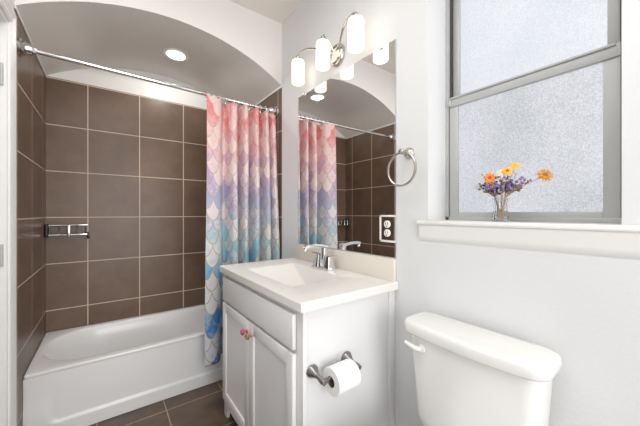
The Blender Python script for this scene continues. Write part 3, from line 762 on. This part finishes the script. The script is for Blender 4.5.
def stem_path(i, tip):
    a = i * 2.4; r0 = 0.010
    base = Vector((VXc + r0 * math.cos(a), VYc + r0 * math.sin(a), VZ0 + 0.010)); tip = Vector(tip)
    d = Vector((tip.x - VXc, tip.y - VYc, 0)); l = d.length
    neck = Vector((VXc, VYc, VZ0 + 0.06)) + (d / l * 0.011 if l > 1e-4 else Vector())
    rim = Vector((VXc, VYc, VZ0 + 0.09)) + (d / l * min(0.018, 0.006 + 0.4 * l) if l > 1e-4 else Vector())
    return smooth_path([base, neck, rim, rim.lerp(tip, 0.5) + Vector((0, 0, 0.006)), tip], 5)
cr, sr = math.cos(YAW), math.sin(YAW)
toward = Vector((-0.83, -0.50, 0.25)).normalized()
def bloom(name, i, tip, R, petals, m_p, m_e, label, facing=toward, layers=2, group=None):
    root = thing(name, label, 'flower', (VXc, VYc, VZ0 + 0.01), group)
    q = MB(); q.tube(stem_path(i, tip), 0.0013, 6); q.build('stem', M['stem'], root)
    A = facing.normalized(); U = A.cross(Vector((0, 0, 1))).normalized(); V = A.cross(U); c = Vector(tip)
    q = MB()
    for ly in range(layers):
        for k in range(petals):
            a = 2 * PI * (k + 0.5 * ly) / petals + random.uniform(-.08, .08); d = U * math.cos(a) + V * math.sin(a); sd = A.cross(d)
            r1 = R * (1 - 0.25 * ly) * random.uniform(0.9, 1.06); wd = R * 2.2 / petals * 1.25
            lift = A * (0.002 + 0.003 * ly)
            prof = [(0.12, 0.35, 0.0), (0.5, 0.95, 0.10), (0.82, 0.9, 0.08), (1.0, 0.25, 0.0)]
            q.loft([[c + lift + d * r1 * t + sd * wd * w_ * 0.5 + A * h * R, c + lift + d * r1 * t + A * (h + 0.05) * R, c + lift + d * r1 * t - sd * wd * w_ * 0.5 + A * h * R,
                     c + lift + d * r1 * t + A * (h - 0.03) * R] for t, w_, h in prof])
    q.build('petals', m_p, root, angle=60)
    q = MB(); q.lathe([(R * 0.30, 0.0), (R * 0.36, 0.003), (R * 0.28, 0.006), (0.0004, 0.007)], c + A * 0.002, A, 14); q.build('eye', m_e, root)
    return root
bloom('orange_daisy', 0, (1.158, 0.486, 1.412), 0.024, 11, M['orange'], M['red_eye'], 'orange dried daisy with red centre at the left of the vase')
bloom('cream_daisy', 1, (1.160, 0.440, 1.426), 0.023, 10, M['cream_petal'], M['yellow_eye'], 'cream dried daisy with a yellow centre in the middle of the bunch', Vector((-0.7, -0.4, 0.55)))
bloom('golden_daisy', 2, (1.180, 0.410, 1.449), 0.020, 10, M['gold_petal'], M['yellow_eye'], 'golden yellow dried daisy topmost in the bunch', Vector((-0.6, -0.4, 0.7)))
bloom('yellow_daisy', 3, (1.150, 0.423, 1.430), 0.019, 10, M['gold_petal'], M['red_eye'], 'small golden dried daisy with orange centre beside the cream daisy', Vector((-0.8, -0.4, 0.4)))
bloom('orange_daisy', 4, (1.188, 0.325, 1.408), 0.027, 17, M['ochre'], M['brown_bud'], 'ochre dried daisy with brown centre leaning far right of the vase', Vector((-0.7, -0.55, 0.45)))

def sprig(i, tip, m, label, group, nb=7, spread=0.016):
    root = thing('statice_sprig', label, 'flower', (VXc, VYc, VZ0 + 0.01), group)
    pth = stem_path(i, tip)
    q = MB(); q.tube(pth, 0.0011, 5)
    heads = []
    for k in range(nb):
        t = random.uniform(0.62, 1.0); p0 = pth[min(int(t * (len(pth) - 1)), len(pth) - 1)]
        e = p0 + Vector((random.uniform(-spread, spread), random.uniform(-spread, spread), random.uniform(0.0, spread * 1.1)))
        e.x = min(e.x, 1.246)
        q.tube([p0, (p0 + e) / 2 + Vector((0, 0, 0.002)), e], 0.0008, 5); heads.append(e)
    q.build('stem', M['stem'], root)
    q = MB()
    for h in heads:
        ax = Vector((random.uniform(-1, 1), random.uniform(-1, 1), random.uniform(0.2, 1)))
        r = random.uniform(0.0034, 0.0060); q.lathe([(0.0003, -r), (r * 0.8, -r * 0.4), (r, r * 0.2), (r * 0.7, r * 0.8), (0.0003, r * 0.9)], h, ax, 7)
    q.build('blossoms', m, root)
def spread_of(n, y0, y1, z0, z1):
    return [(random.uniform(1.165, 1.215), y0 + (y1 - y0) * (k + 0.5) / n + random.uniform(-.005, .005), random.uniform(z0, z1)) for k in range(n)]
idx = 5
for p in spread_of(9, 0.525, 0.345, 1.385, 1.432):
    sprig(idx, p, M['purple'], 'sprig of purple dried statice among the daisies in the glass vase', 'purple statice sprigs in the vase', 9); idx += 1
for p in spread_of(8, 0.560, 0.38, 1.375, 1.425):
    sprig(idx, p, M['dark_purple'], 'sprig of dark violet dried statice in the glass vase', 'dark violet statice sprigs in the vase', 6); idx += 1
for p in spread_of(11, 0.552, 0.365, 1.355, 1.40):
    sprig(idx, p, M['brown_bud'], 'tan dried filler sprig with brown buds in the glass vase', 'brown filler sprigs in the vase', 8); idx += 1

# ------------------------------------------------------------------ added ceiling light, unseen behind the camera, to brighten the room
cl = thing('added_ceiling_light', 'added round flush ceiling light with white diffuser, unseen behind the camera', 'ceiling light', (0.38, -0.75, ZC))
b = MB(); b.lathe([(0.17, 0.0005), (0.17, 0.03), (0.155, 0.034)], (0.38, -0.75, ZC), (0, 0, -1), 36); b.build('rim', M['nickel'], cl)
b = MB(); b.lathe([(0.155, 0.032), (0.14, 0.055), (0.09, 0.072), (0.0005, 0.078)], (0.38, -0.75, ZC), (0, 0, -1), 36); b.build('diffuser', M['dome'], cl)
